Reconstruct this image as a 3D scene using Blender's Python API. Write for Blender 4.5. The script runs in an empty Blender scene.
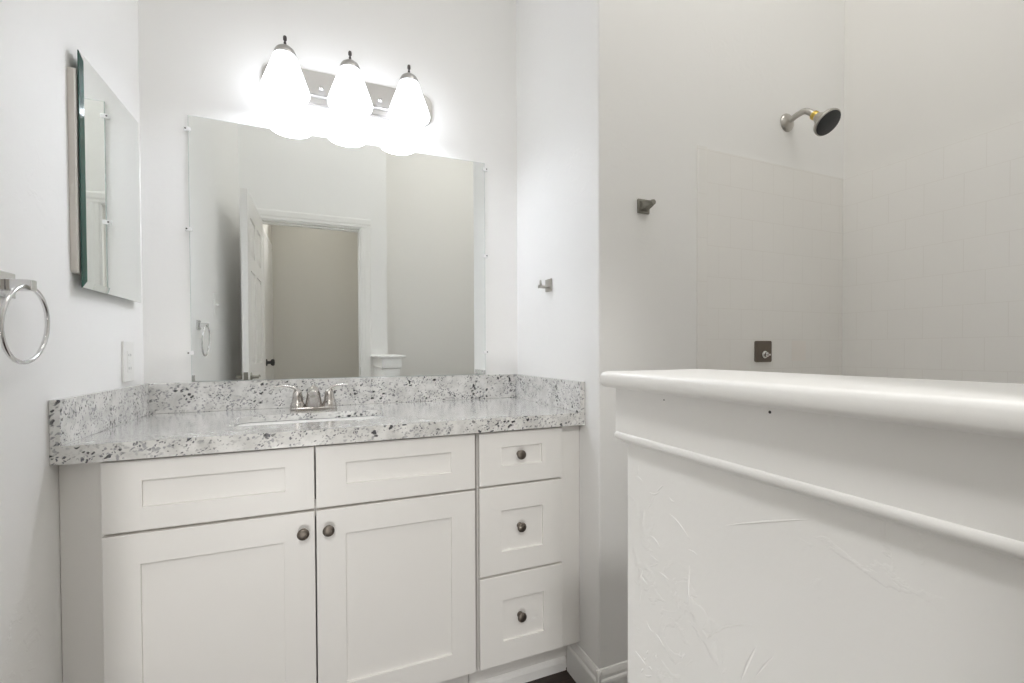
import bpy, bmesh, math, random
from mathutils import Vector, Matrix
random.seed(7)
SC = bpy.context.scene
COL = SC.collection
PI = math.pi

# ------------------------------------------------------------------ camera
FPX, CX, CY = 452.984, 512.0, 357.295
YAW, PITCH, ROLL = 0.3929, -0.0148, -0.0040
CAM = Vector((0.5521, -1.8499, 1.0747))
r0 = Vector((math.cos(YAW), -math.sin(YAW), 0)); f0 = Vector((math.sin(YAW), math.cos(YAW), 0)); u0 = Vector((0, 0, 1))
fw = f0 * math.cos(PITCH) + u0 * math.sin(PITCH); u1 = u0 * math.cos(PITCH) - f0 * math.sin(PITCH)
rt = r0 * math.cos(ROLL) + u1 * math.sin(ROLL); up = u1 * math.cos(ROLL) - r0 * math.sin(ROLL)
cd = bpy.data.cameras.new('camera'); cam = bpy.data.objects.new('camera', cd); COL.objects.link(cam)
cam.matrix_world = Matrix(((rt.x, up.x, -fw.x, CAM.x), (rt.y, up.y, -fw.y, CAM.y), (rt.z, up.z, -fw.z, CAM.z), (0, 0, 0, 1)))
cd.sensor_fit = 'HORIZONTAL'; cd.sensor_width = 36.0; cd.lens = 36.0 * FPX / 1024.0
cd.shift_x = (512.0 - CX) / 1024.0; cd.shift_y = (CY - 341.5) / 1024.0
cd.clip_start = 0.01
SC.camera = cam

# ------------------------------------------------------------------ light, exposure
SC.view_settings.view_transform = 'Standard'
SC.view_settings.look = 'None'
SC.view_settings.gamma = 1.0
SC.view_settings.use_curve_mapping = False
SC.view_settings.exposure = 0.03
SC.cycles.max_bounces = 24; SC.cycles.diffuse_bounces = 14; SC.cycles.glossy_bounces = 10
SC.cycles.transmission_bounces = 8; SC.cycles.transparent_max_bounces = 12
SC.cycles.use_denoising = True
SC.cycles.sample_clamp_indirect = 8.0
world = bpy.data.worlds.new('world'); SC.world = world; world.use_nodes = True
world.node_tree.nodes['Background'].inputs[0].default_value = (0.9, 0.93, 1.0, 1)
world.node_tree.nodes['Background'].inputs[1].default_value = 0.05

BULB_STRENGTH = 68.0
SHADE_STRENGTH = 4.9
BULB_COLOR = (0.885, 0.918, 1.0, 1)
FLOOR = -0.053
CEIL = 3.25

def fill_disk(name, loc, power, size, color=(1.0, 0.985, 0.955)):  # downward fill light, added without any fixture
    l = bpy.data.lights.new(name, 'AREA'); l.shape = 'DISK'; l.size = size; l.energy = power; l.color = color
    o = bpy.data.objects.new(name, l); o.location = loc; COL.objects.link(o)
    return o

def fill_spot(name, loc, target, power, angle, radius, color=(1.0, 0.985, 0.965)):  # aimed fill light, added without any fixture
    l = bpy.data.lights.new(name, 'SPOT'); l.energy = power; l.spot_size = math.radians(angle); l.spot_blend = 0.7
    l.shadow_soft_size = radius; l.color = color
    o = bpy.data.objects.new(name, l); o.location = loc; COL.objects.link(o)
    o.rotation_euler = (Vector(target) - Vector(loc)).to_track_quat('-Z', 'Y').to_euler()
    return o

fill_disk('shower_top_fill', (1.60, -1.25, CEIL - 0.02), 7.7, 0.9)  # invented overhead fill, brightens the shower walls and tile
fill_disk('vanity_top_fill', (0.50, -1.45, CEIL - 0.02), 1.9, 0.5)  # invented weak overhead fill in front of the vanity
fill_spot('hall_high_fill', (0.25, -2.85, 2.45), (0.62, -0.70, 0.35), 80.0, 60, 0.12)  # added fill shining through the doorway onto cabinets and half wall
fill_spot('hall_low_fill', (0.45, -2.85, 0.12), (0.55, -0.5, 0.50), 16.0, 60, 0.15)  # added low fill that lifts the cabinet fronts, no lamp stands here
fill_spot('hall_low_fill', (0.25, -2.85, 0.12), (0.62, -0.8, 0.55), 33.0, 60, 0.15)  # another added low fill, mainly for the half wall face
fill_disk('hall_top_fill', (0.50, -2.60, 2.53), 0.9, 0.3)  # added fill so the hall wall gets brighter towards its top

# ------------------------------------------------------------------ materials
def new_mat(name):
    m = bpy.data.materials.new(name); m.use_nodes = True
    nt = m.node_tree; b = nt.nodes['Principled BSDF']
    return m, nt, b

def plain(name, col, rough=0.5, metal=0.0, bump=None, **kw):
    m, nt, b = new_mat(name)
    b.inputs['Base Color'].default_value = (*col, 1); b.inputs['Roughness'].default_value = rough
    b.inputs['Metallic'].default_value = metal
    for k, v in kw.items(): b.inputs[k].default_value = v
    if bump:
        tc = nt.nodes.new('ShaderNodeTexCoord'); n = nt.nodes.new('ShaderNodeTexNoise')
        n.inputs['Scale'].default_value = bump[0]; n.inputs['Detail'].default_value = 3
        nt.links.new(tc.outputs['Object'], n.inputs['Vector'])
        bp = nt.nodes.new('ShaderNodeBump'); bp.inputs['Strength'].default_value = bump[1]; bp.inputs['Distance'].default_value = bump[2]
        nt.links.new(n.outputs['Fac'], bp.inputs['Height']); nt.links.new(bp.outputs['Normal'], b.inputs['Normal'])
    return m

def plaster(name, col, rough=0.55, amount=1.0):
    """painted wall: broad trowel waves, roller stipple and a few raised skip marks"""
    m, nt, b = new_mat(name)
    N, L = nt.nodes.new, nt.links.new
    b.inputs['Base Color'].default_value = (*col, 1); b.inputs['Roughness'].default_value = rough
    b.inputs['Specular IOR Level'].default_value = 0.3
    tc = N('ShaderNodeTexCoord')
    n1 = N('ShaderNodeTexNoise'); n1.inputs['Scale'].default_value = 9; n1.inputs['Detail'].default_value = 4
    n2 = N('ShaderNodeTexNoise'); n2.inputs['Scale'].default_value = 130; n2.inputs['Detail'].default_value = 2
    # skip-trowel ridges: ridged noise, only inside sparse patches
    n3 = N('ShaderNodeTexNoise'); n3.inputs['Scale'].default_value = 26; n3.inputs['Detail'].default_value = 5; n3.inputs['Distortion'].default_value = 1.2
    ridge = N('ShaderNodeMapRange'); ridge.inputs[1].default_value = 0.55; ridge.inputs[2].default_value = 0.60
    n4 = N('ShaderNodeTexNoise'); n4.inputs['Scale'].default_value = 3.1; n4.inputs['Detail'].default_value = 2
    patch = N('ShaderNodeMapRange'); patch.inputs[1].default_value = 0.56; patch.inputs[2].default_value = 0.66
    for n in (n1, n2, n3, n4): L(tc.outputs['Object'], n.inputs['Vector'])
    L(n3.outputs['Fac'], ridge.inputs[0]); L(n4.outputs['Fac'], patch.inputs[0])
    mu = N('ShaderNodeMath'); mu.operation = 'MULTIPLY'; mu.use_clamp = True; L(ridge.outputs[0], mu.inputs[0]); L(patch.outputs[0], mu.inputs[1])
    a1 = N('ShaderNodeMath'); a1.operation = 'MULTIPLY_ADD'; a1.inputs[1].default_value = 2.2; L(n1.outputs['Fac'], a1.inputs[0]); L(mu.outputs[0], a1.inputs[2])
    a2 = N('ShaderNodeMath'); a2.operation = 'MULTIPLY_ADD'; a2.inputs[1].default_value = 0.22; L(n2.outputs['Fac'], a2.inputs[0]); L(a1.outputs[0], a2.inputs[2])
    bp = N('ShaderNodeBump'); bp.inputs['Strength'].default_value = 0.22 * amount; bp.inputs['Distance'].default_value = 0.0022
    L(a2.outputs[0], bp.inputs['Height']); L(bp.outputs['Normal'], b.inputs['Normal'])
    return m

def granite(name):
    m, nt, b = new_mat(name)
    N, L = nt.nodes.new, nt.links.new
    tc = N('ShaderNodeTexCoord')
    mp = N('ShaderNodeMapping'); mp.inputs['Rotation'].default_value = (0.1, 0.45, 0.15)
    L(tc.outputs['Object'], mp.inputs['Vector'])
    cl = N('ShaderNodeTexNoise'); cl.inputs['Scale'].default_value = 24; cl.inputs['Detail'].default_value = 5; cl.inputs['Roughness'].default_value = 0.6
    L(mp.outputs[0], cl.inputs['Vector'])
    base = N('ShaderNodeValToRGB'); e = base.color_ramp.elements
    e[0].position = 0.34; e[0].color = (0.60, 0.595, 0.575, 1); e[1].position = 0.60; e[1].color = (0.79, 0.785, 0.765, 1)
    L(cl.outputs['Fac'], base.inputs['Fac'])
    # warp for irregular grains
    wn = N('ShaderNodeTexNoise'); wn.inputs['Scale'].default_value = 60; wn.inputs['Detail'].default_value = 3
    L(mp.outputs[0], wn.inputs['Vector'])
    wm = N('ShaderNodeVectorMath'); wm.operation = 'MULTIPLY_ADD'; wm.inputs[1].default_value = (0.02, 0.02, 0.02)
    L(wn.outputs['Color'], wm.inputs[0]); L(mp.outputs[0], wm.inputs[2])
    def flecks(scale, lo, hi, mask_scale, m0, m1, seed):
        st = N('ShaderNodeMapping'); st.inputs['Scale'].default_value = (0.62, 1.0, 1.0); st.inputs['Location'].default_value = (seed, seed * 2, 0)
        L(wm.outputs[0], st.inputs['Vector'])
        v = N('ShaderNodeTexVoronoi'); v.inputs['Scale'].default_value = scale; L(st.outputs[0], v.inputs['Vector'])
        a = N('ShaderNodeMapRange'); a.inputs[1].default_value = lo; a.inputs[2].default_value = hi; a.inputs[3].default_value = 1; a.inputs[4].default_value = 0
        L(v.outputs['Distance'], a.inputs[0])
        sep = N('ShaderNodeSeparateColor'); L(v.outputs['Color'], sep.inputs[0])
        s = N('ShaderNodeMapRange'); s.inputs[1].default_value = m0; s.inputs[2].default_value = m1; L(sep.outputs[0], s.inputs[0])
        mk = N('ShaderNodeTexNoise'); mk.inputs['Scale'].default_value = mask_scale; mk.inputs['Detail'].default_value = 2; L(st.outputs[0], mk.inputs['Vector'])
        k = N('ShaderNodeMapRange'); k.inputs[1].default_value = 0.44; k.inputs[2].default_value = 0.56; L(mk.outputs['Fac'], k.inputs[0])
        x = N('ShaderNodeMath'); x.operation = 'MULTIPLY'; L(a.outputs[0], x.inputs[0]); L(s.outputs[0], x.inputs[1])
        y = N('ShaderNodeMath'); y.operation = 'MULTIPLY'; L(x.outputs[0], y.inputs[0]); L(k.outputs[0], y.inputs[1])
        return y.outputs[0]
    big = flecks(105, 0.34, 0.46, 18, 0.66, 0.70, 0.3)
    sml = flecks(210, 0.30, 0.50, 30, 0.55, 0.62, 1.7)
    mid = flecks(150, 0.36, 0.55, 22, 0.50, 0.60, 3.1)
    m1 = N('ShaderNodeMix'); m1.data_type = 'RGBA'; m1.inputs[7].default_value = (0.36, 0.36, 0.37, 1)
    L(mid, m1.inputs[0]); L(base.outputs[0], m1.inputs[6])
    m2 = N('ShaderNodeMix'); m2.data_type = 'RGBA'; m2.inputs[7].default_value = (0.10, 0.10, 0.12, 1)
    L(sml, m2.inputs[0]); L(m1.outputs[2], m2.inputs[6])
    m3 = N('ShaderNodeMix'); m3.data_type = 'RGBA'; m3.inputs[7].default_value = (0.035, 0.035, 0.045, 1)
    L(big, m3.inputs[0]); L(m2.outputs[2], m3.inputs[6])
    L(m3.outputs[2], b.inputs['Base Color'])
    b.inputs['Roughness'].default_value = 0.14
    b.inputs['Coat Weight'].default_value = 1.0; b.inputs['Coat IOR'].default_value = 1.6; b.inputs['Specular IOR Level'].default_value = 0.7; b.inputs['Coat Roughness'].default_value = 0.14
    return m

def tiles(name, axes, origin, size=0.109, along=0.1090, offset=0.5):
    """running-bond square tiles; axes = (horizontal component, vertical component) in world space"""
    m, nt, b = new_mat(name)
    N, L = nt.nodes.new, nt.links.new
    tc = N('ShaderNodeTexCoord'); sp = N('ShaderNodeSeparateXYZ'); L(tc.outputs['Object'], sp.inputs[0])
    cb = N('ShaderNodeCombineXYZ')
    for k, (ax, o) in enumerate(zip(axes, origin)):
        s = N('ShaderNodeMath'); s.operation = 'SUBTRACT'; s.inputs[1].default_value = o
        L(sp.outputs['XYZ'.index(ax)], s.inputs[0]); L(s.outputs[0], cb.inputs[k])
    br = N('ShaderNodeTexBrick'); br.offset = offset; br.offset_frequency = 2; br.squash = 1.0
    br.inputs['Scale'].default_value = 1.0; br.inputs['Brick Width'].default_value = along; br.inputs['Row Height'].default_value = size
    br.inputs['Mortar Size'].default_value = 0.0011; br.inputs['Mortar Smooth'].default_value = 0.25; br.inputs['Bias'].default_value = 0.0
    br.inputs['Color1'].default_value = (0.895, 0.885, 0.86, 1); br.inputs['Color2'].default_value = (0.90, 0.89, 0.865, 1)
    br.inputs['Mortar'].default_value = (0.85, 0.835, 0.805, 1)
    L(cb.outputs[0], br.inputs['Vector']); L(br.outputs['Color'], b.inputs['Base Color'])
    b.inputs['Roughness'].default_value = 0.22; b.inputs['Specular IOR Level'].default_value = 0.35
    bp = N('ShaderNodeBump'); bp.invert = True; bp.inputs['Strength'].default_value = 0.25; bp.inputs['Distance'].default_value = 0.0006
    L(br.outputs['Fac'], bp.inputs['Height']); L(bp.outputs['Normal'], b.inputs['Normal'])
    return m

def dark_wood(name):
    m, nt, b = new_mat(name)
    N, L = nt.nodes.new, nt.links.new
    tc = N('ShaderNodeTexCoord'); mp = N('ShaderNodeMapping'); mp.inputs['Scale'].default_value = (1, 9, 1); L(tc.outputs['Object'], mp.inputs[0])
    n = N('ShaderNodeTexNoise'); n.inputs['Scale'].default_value = 6; n.inputs['Detail'].default_value = 6; L(mp.outputs[0], n.inputs['Vector'])
    r = N('ShaderNodeValToRGB'); e = r.color_ramp.elements
    e[0].position = 0.3; e[0].color = (0.018, 0.010, 0.007, 1); e[1].position = 0.75; e[1].color = (0.055, 0.030, 0.020, 1)
    L(n.outputs['Fac'], r.inputs['Fac'])
    br = N('ShaderNodeTexBrick'); br.inputs['Scale'].default_value = 1; br.inputs['Brick Width'].default_value = 1.2; br.inputs['Row Height'].default_value = 0.125
    br.inputs['Mortar Size'].default_value = 0.0012; br.inputs['Color1'].default_value = (1, 1, 1, 1); br.inputs['Color2'].default_value = (0.75, 0.75, 0.75, 1); br.inputs['Mortar'].default_value = (0.15, 0.15, 0.15, 1)
    L(tc.outputs['Object'], br.inputs['Vector'])
    mx = N('ShaderNodeMix'); mx.data_type = 'RGBA'; mx.blend_type = 'MULTIPLY'; mx.inputs[0].default_value = 1
    L(r.outputs[0], mx.inputs[6]); L(br.outputs['Color'], mx.inputs[7]); L(mx.outputs[2], b.inputs['Base Color'])
    b.inputs['Roughness'].default_value = 0.35
    return m

def glow(name, col, strength, base=(0.9, 0.9, 0.9)):
    m, nt, b = new_mat(name)
    b.inputs['Base Color'].default_value = (*base, 1); b.inputs['Roughness'].default_value = 0.25
    b.inputs['Emission Color'].default_value = col; b.inputs['Emission Strength'].default_value = strength
    return m

M = {}
M['wall'] = plaster('white_wall_paint', (0.90, 0.898, 0.888))
M['wall_wet'] = plaster('white_shower_wall_paint', (0.86, 0.85, 0.825), rough=0.4, amount=0.6)
M['hall'] = plaster('taupe_hall_paint', (0.72, 0.70, 0.65), rough=0.5, amount=0.5)
M['pony'] = plaster('half_wall_plaster', (0.90, 0.895, 0.88), rough=0.45, amount=1.1)
M['ceiling'] = plain('ceiling_paint', (0.90, 0.895, 0.885), 0.7)
M['trim'] = plain('white_trim_paint', (0.89, 0.885, 0.87), 0.32, bump=(40, 0.1, 0.001))
M['door'] = plain('white_door_paint', (0.84, 0.83, 0.81), 0.35)
M['cabinet'] = plain('warm_white_cabinet_lacquer', (0.83, 0.815, 0.79), 0.38)
M['granite'] = granite('speckled_granite')
M['tile_x'] = tiles('shower_tile_plumbing_side', 'XZ', (1.787, 1.112 - 0.109 * 20))
M['tile_border'] = tiles('shower_tile_border', 'XZ', (1.742, 1.1606 - 0.1515 * 20), size=0.1515, along=0.9, offset=0.0)
M['tile_y'] = tiles('shower_tile_long_side', 'YZ', (-1.0835 - 0.109 * 20, 1.112 - 0.109 * 20))
M['floor'] = dark_wood('dark_plank_floor')
M['mirror'] = plain('mirror_silver', (0.915, 0.935, 0.925), 0.003, 1.0)
M['glass_edge'] = plain('green_glass_edge', (0.022, 0.075, 0.060), 0.08, 0.0)
M['chrome'] = plain('polished_chrome', (0.74, 0.735, 0.735), 0.14, 1.0)
M['nickel'] = plain('brushed_nickel', (0.52, 0.50, 0.47), 0.32, 1.0)
M['pewter'] = plain('dark_pewter', (0.20, 0.175, 0.15), 0.48, 1.0)
M['fixture'] = plain('fixture_satin_nickel', (0.55, 0.54, 0.53), 0.35, 1.0)
M['stem'] = plain('dark_stem', (0.12, 0.11, 0.11), 0.4, 1.0)
M['brass'] = plain('brass', (0.70, 0.52, 0.14), 0.3, 1.0)
M['faucet'] = plain('faucet_brushed_nickel', (0.52, 0.495, 0.47), 0.22, 1.0)
M['satin'] = plain('dull_satin_nickel', (0.30, 0.29, 0.255), 0.45, 0.8)
M['rubber'] = plain('dark_spray_face', (0.035, 0.037, 0.04), 0.45, bump=(260, 0.4, 0.002))
M['bronze'] = plain('bronze_plate', (0.17, 0.140, 0.112), 0.5, 0.25)
M['porcelain'] = plain('white_porcelain', (0.88, 0.88, 0.87), 0.1)
M['plastic'] = plain('white_plastic', (0.85, 0.85, 0.83), 0.35)
M['slot'] = plain('dark_slot', (0.05, 0.05, 0.05), 0.6)
M['clear'] = plain('clear_plastic', (0.92, 0.92, 0.92), 0.15, 0.0)
M['flange'] = plain('cabinet_flange_metal', (0.66, 0.63, 0.59), 0.45, 0.3, bump=(30, 0.2, 0.002))
M['patch'] = plain('bare_adhesive_patch', (0.85, 0.82, 0.785), 0.4)
M['shade'] = glow('lit_opal_glass', BULB_COLOR, SHADE_STRENGTH)
M['bulb'] = glow('lit_bulb', BULB_COLOR, BULB_STRENGTH)

# ------------------------------------------------------------------ mesh helpers
def obj(name, bm, mat, parent=None, smooth=False, auto=None):
    me = bpy.data.meshes.new(name)
    bmesh.ops.recalc_face_normals(bm, faces=bm.faces[:])
    bm.to_mesh(me); bm.free()
    mats = mat if isinstance(mat, (list, tuple)) else [mat]
    for m in mats: me.materials.append(m)
    if smooth:
        for p in me.polygons: p.use_smooth = True
        if auto is not None: me.set_sharp_from_angle(angle=math.radians(auto))
    o = bpy.data.objects.new(name, me); COL.objects.link(o)
    if parent is not None: o.parent = parent; o.matrix_parent_inverse = parent.matrix_world.inverted() if parent.type != 'EMPTY' else Matrix.Translation(-parent.location)
    return o

def thing(name, label, cat, loc=(0, 0, 0), group=None):
    o = bpy.data.objects.new(name, None); o.empty_display_size = 0.05; o.location = loc; COL.objects.link(o)
    o['label'] = label; o['category'] = cat
    if group: o['group'] = group
    return o

def tag(o, label, cat, group=None):
    o['label'] = label; o['category'] = cat
    if group: o['group'] = group
    return o

SETTING = {
    'floor': ('dark brown plank floor under the vanity toe space', 'floor'),
    'ceiling': ('white ceiling above the bathroom', 'ceiling'),
    'wall_left': ('bright white wall on the left holding the towel ring and medicine cabinet', 'wall'),
    'wall_back': ('white wall behind the vanity light and the large mirror', 'wall'),
    'wall_right': ('white projecting wall between the vanity alcove and the shower', 'wall'),
    'wall_shower': ('off white painted wall above the tile on the right', 'wall'),
    'wall_end': ('beige white end wall seen only in the mirror, right of the doorway', 'wall'),
    'wall_front': ('white wall with the doorway, seen in the mirror', 'wall'),
    'wall_hall_left': ('taupe hall wall with a white door, seen through the mirrored doorway', 'wall'),
    'wall_hall_right': ('taupe right wall of the hall beyond the doorway', 'wall'),
    'wall_hall_back': ('plain taupe hall wall filling the mirrored doorway', 'wall'),
    'ceiling_hall': ('white ceiling of the hall beyond the doorway', 'ceiling'),
    'wall_tile_plumbing': ('off white square wall tile below the shower head', 'tile'),
    'trim_tile_border': ('narrow off white tile border at the left edge of the shower tile', 'trim'),
    'wall_tile_long': ('off white running bond tile on the right shower wall', 'tile'),
    'trim_1': ('white casing around the mirrored doorway', 'trim'),
    'trim_2': ('white casing around the hall door', 'trim'),
    'baseboard_right': ('white baseboard running from the cabinet toe space to the outer corner', 'baseboard'),
    'baseboard_shower': ('white baseboard along the shower wall behind the half wall', 'baseboard'),
    'baseboard_left': ('white baseboard along the left wall', 'baseboard'),
    'wall_half': ('white plaster half wall with a rounded cap on the right', 'half wall'),
    'door_1': ('white six panel door standing open, seen in the mirror', 'door'),
    'door_2': ('white hall door with a dark round knob, seen in the mirror', 'door'),
}
def struct(o):
    o['kind'] = 'structure'
    if o.name in SETTING: o['label'], o['category'] = SETTING[o.name]
    return o

def merge(bm, t):
    me = bpy.data.meshes.new('tmp'); t.to_mesh(me); t.free(); bm.from_mesh(me); bpy.data.meshes.remove(me)

def box(bm, x0, x1, y0, y1, z0, z1, bevel=0.0, seg=2, mi=0):
    t = bmesh.new()
    vs = [t.verts.new((x, y, z)) for x in (x0, x1) for y in (y0, y1) for z in (z0, z1)]
    for f in ((0, 1, 3, 2), (4, 6, 7, 5), (0, 4, 5, 1), (2, 3, 7, 6), (0, 2, 6, 4), (1, 5, 7, 3)):
        t.faces.new([vs[i] for i in f]).material_index = mi
    bmesh.ops.recalc_face_normals(t, faces=t.faces[:])
    if bevel > 0: bmesh.ops.bevel(t, geom=t.edges[:], offset=bevel, segments=seg, profile=0.5, affect='EDGES')
    merge(bm, t); return bm

def one_box(*a, **k):
    return box(bmesh.new(), *a, **k)

def lathe(bm, prof, origin=(0, 0, 0), axis=(0, 0, 1), n=32, mi=0, cap=True):
    """prof: (radius, height) list revolved round axis"""
    ax = Vector(axis).normalized(); a = ax.orthogonal().normalized(); b = ax.cross(a); o = Vector(origin)
    rings = []
    for r, h in prof:
        if r <= 1e-6: rings.append([bm.verts.new(o + ax * h)])
        else: rings.append([bm.verts.new(o + ax * h + (a * math.cos(2 * PI * i / n) + b * math.sin(2 * PI * i / n)) * r) for i in range(n)])
    for p, q in zip(rings, rings[1:]):
        for i in range(n):
            j = (i + 1) % n
            if len(p) == 1 and len(q) == 1: continue
            if len(p) == 1: f = bm.faces.new((p[0], q[i], q[j]))
            elif len(q) == 1: f = bm.faces.new((p[i], q[0], p[j]))
            else: f = bm.faces.new((p[i], q[i], q[j], p[j]))
            f.material_index = mi
    if cap:
        for rg in (rings[0], rings[-1]):
            if len(rg) > 1: bm.faces.new(rg).material_index = mi
    return bm

def spline(pts, n=8):
    """Catmull-Rom through (x,y,z[,rx[,ry]]) tuples"""
    P = [Vector(p) if len(p) <= 4 else p for p in pts]; L = len(pts[0])
    out = []
    for i in range(len(pts) - 1):
        p0, p1, p2, p3 = pts[max(i - 1, 0)], pts[i], pts[i + 1], pts[min(i + 2, len(pts) - 1)]
        for k in range(n):
            t = k / n
            out.append(tuple(0.5 * (2 * p1[c] + (p2[c] - p0[c]) * t + (2 * p0[c] - 5 * p1[c] + 4 * p2[c] - p3[c]) * t * t + (3 * p1[c] - p0[c] - 3 * p2[c] + p3[c]) * t ** 3) for c in range(L)))
    out.append(tuple(pts[-1])); return out

def tube(bm, pts, n=16, side=None, closed=False, mi=0):
    """pts: (x,y,z,ra,rb): elliptical section, ra along side vector, rb across"""
    pts = [tuple(p) + (p[3],) * (5 - len(p)) for p in pts]
    V = [Vector(p[:3]) for p in pts]; m = len(V); rings = []
    prev = Vector(side) if side else None
    for i, v in enumerate(V):
        if closed: t = (V[(i + 1) % m] - V[i - 1]).normalized()
        else: t = (V[min(i + 1, m - 1)] - V[max(i - 1, 0)]).normalized()
        if prev is None: prev = t.orthogonal()
        s = (prev - t * prev.dot(t)).normalized()
        if not side: prev = s
        c = t.cross(s)
        rings.append([bm.verts.new(v + s * math.cos(2 * PI * k / n) * pts[i][3] + c * math.sin(2 * PI * k / n) * pts[i][4]) for k in range(n)])
    pairs = list(zip(rings, rings[1:])) + ([(rings[-1], rings[0])] if closed else [])
    for p, q in pairs:
        for k in range(n):
            j = (k + 1) % n; bm.faces.new((p[k], q[k], q[j], p[j])).material_index = mi
    if not closed:
        bm.faces.new(rings[0]).material_index = mi; bm.faces.new(rings[-1]).material_index = mi
    return bm

def prism(bm, pts, to3, d0, d1, mi=0):
    """polygon pts (a,b) swept from d0 to d1; to3(a,b,d)->xyz"""
    A = [bm.verts.new(to3(a, b, d0)) for a, b in pts]; B = [bm.verts.new(to3(a, b, d1)) for a, b in pts]; n = len(pts)
    for i in range(n):
        j = (i + 1) % n; bm.faces.new((A[i], A[j], B[j], B[i])).material_index = mi
    bm.faces.new(A).material_index = mi; bm.faces.new(B[::-1]).material_index = mi
    return bm

def rrect(x0, x1, y0, y1, r, n=6):
    out = []
    for cx, cy, a in ((x1 - r, y1 - r, 0), (x0 + r, y1 - r, 90), (x0 + r, y0 + r, 180), (x1 - r, y0 + r, 270)):
        for k in range(n + 1):
            t = math.radians(a + 90 * k / n); out.append((cx + r * math.cos(t), cy + r * math.sin(t)))
    return out

def copy_tree(src, delta, label=None):
    """a thing with copies of its parts and sub-parts, moved by delta"""
    def rec(o, parent):
        c = o.copy(); COL.objects.link(c)
        if parent is not None: c.parent = parent
        for ch in list(o.children): rec(ch, c)
        return c
    c = rec(src, src.parent); c.location = Vector(src.location) + Vector(delta)
    if label: c['label'] = label
    return c

# ------------------------------------------------------------------ measures
W, S = 1.3455, 0.6461            # vanity alcove width, depth of the projecting block
XR = 2.525                       # shower long wall
YF, YF2 = -1.905, -2.02          # door wall, its hall face
YE = -2.17                       # end wall of the shower space
H, DC = 0.870, 0.5645            # counter top, counter depth
DF = 0.5494                      # door and drawer front plane
FR = 0.5294                      # cabinet face frame plane

# ------------------------------------------------------------------ room
struct(obj('floor', one_box(-0.1, XR + 0.1, -3.12, 0.1, FLOOR - 0.05, FLOOR), M['floor']))
struct(obj('ceiling', one_box(-0.1, XR + 0.1, YE - 0.1, 0.1, CEIL, CEIL + 0.05), M['ceiling']))
struct(obj('wall_left', one_box(-0.1, 0.0, YF2 - 0.0, 0.1, FLOOR, CEIL), M['wall']))
struct(obj('wall_back', one_box(0.0, W, 0.0, 0.1, FLOOR, CEIL), M['wall']))
b = box(bmesh.new(), W, XR + 0.1, -S, 0.1, FLOOR, CEIL)
t = [e for e in b.edges if all(abs(v.co.x - W) < 1e-5 and abs(v.co.y + S) < 1e-5 for v in e.verts)]
bmesh.ops.bevel(b, geom=t, offset=0.006, segments=3, profile=0.5, affect='EDGES')
wall_block = struct(obj('wall_right', b, [M['wall']]))
wall_shower = struct(obj('wall_shower', one_box(XR, XR + 0.1, YE - 0.1, -S, FLOOR, CEIL), M['wall_wet']))
struct(obj('wall_end', one_box(1.02, XR, YE - 0.1, YE, FLOOR, CEIL), M['wall_wet']))
OX0, OX1, OZ = 0.105, 0.8200, 2.034     # doorway
b = bmesh.new()
box(b, 0.0, OX0, YF2, YF, FLOOR, CEIL); box(b, OX0, OX1, YF2, YF, OZ, CEIL); box(b, OX1, 1.022, YF2, YF, FLOOR, CEIL)
box(b, 0.905, 1.022, YE - 0.1, YF2, FLOOR, CEIL)
struct(obj('wall_front', b, M['wall']))
# hall beyond the doorway
struct(obj('wall_hall_left', one_box(-0.1, 0.10, -3.0, YF2, FLOOR, 2.6), M['hall']))
struct(obj('wall_hall_right', one_box(0.905, 1.02, -3.0, YE - 0.1, FLOOR, 2.6), M['hall']))
struct(obj('wall_hall_back', one_box(-0.1, 1.02, -3.1, -3.0, FLOOR, 2.6), M['hall']))
struct(obj('ceiling_hall', one_box(-0.1, 1.02, -3.1, YF2, 2.55, 2.6), M['ceiling']))

# painted shower wall surface right of the outer corner is the same block; tile panels stand on it
TT = 1.772
tp = struct(obj('wall_tile_plumbing', one_box(1.787, XR - 0.0005, -S - 0.0028, -S - 0.0003, FLOOR, TT, 0.0), M['tile_x']))
b = bmesh.new()
prism(b, [(1.742, -S - 0.0003), (1.742, -S - 0.0012), (1.7435, -S - 0.0025), (1.747, -S - 0.0032), (1.7862, -S - 0.0032), (1.7868, -S - 0.0003)],
      lambda a, c, d: (a, c, d), FLOOR, TT + 0.006)
tb = struct(obj('trim_tile_border', b, M['tile_border']))
tl = struct(obj('wall_tile_long', one_box(XR - 0.006, XR - 0.0003, YE + 0.0005, -S - 0.0030, FLOOR, TT), M['tile_y']))
obj('adhesive_patch', prism(bmesh.new(), rrect(2.218, 2.297, 1.030, 1.108, 0.004), lambda a, c, d: (a, d, c), -S - 0.0034, -S - 0.0029), M['patch'], tp)

# door casing on the bathroom side and jamb
def casing_profile():
    return [(0, 0), (0.0, 0.006), (0.005, 0.008), (0.02, 0.008), (0.03, 0.011), (0.058, 0.012), (0.066, 0.010), (0.07, 0.006), (0.07, 0)]
b = bmesh.new()
prism(b, casing_profile(), lambda a, c, d: (OX1 + 0.008 + a, YF + c, d), FLOOR, OZ + 0.006)
prism(b, casing_profile(), lambda a, c, d: (OX0 - 0.008 - a, YF + c, d), FLOOR, OZ + 0.006)
prism(b, casing_profile(), lambda a, c, d: (d, YF + c, OZ + 0.006 + a), OX0 - 0.078, OX1 + 0.078)
box(b, OX0 - 0.0005, OX0 + 0.005, YF2, YF, FLOOR, OZ - 0.0005); box(b, OX1 - 0.005, OX1 + 0.0005, YF2, YF, FLOOR, OZ - 0.0005)
box(b, OX0, OX1, YF2, YF, OZ - 0.005, OZ + 0.0005)
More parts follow.
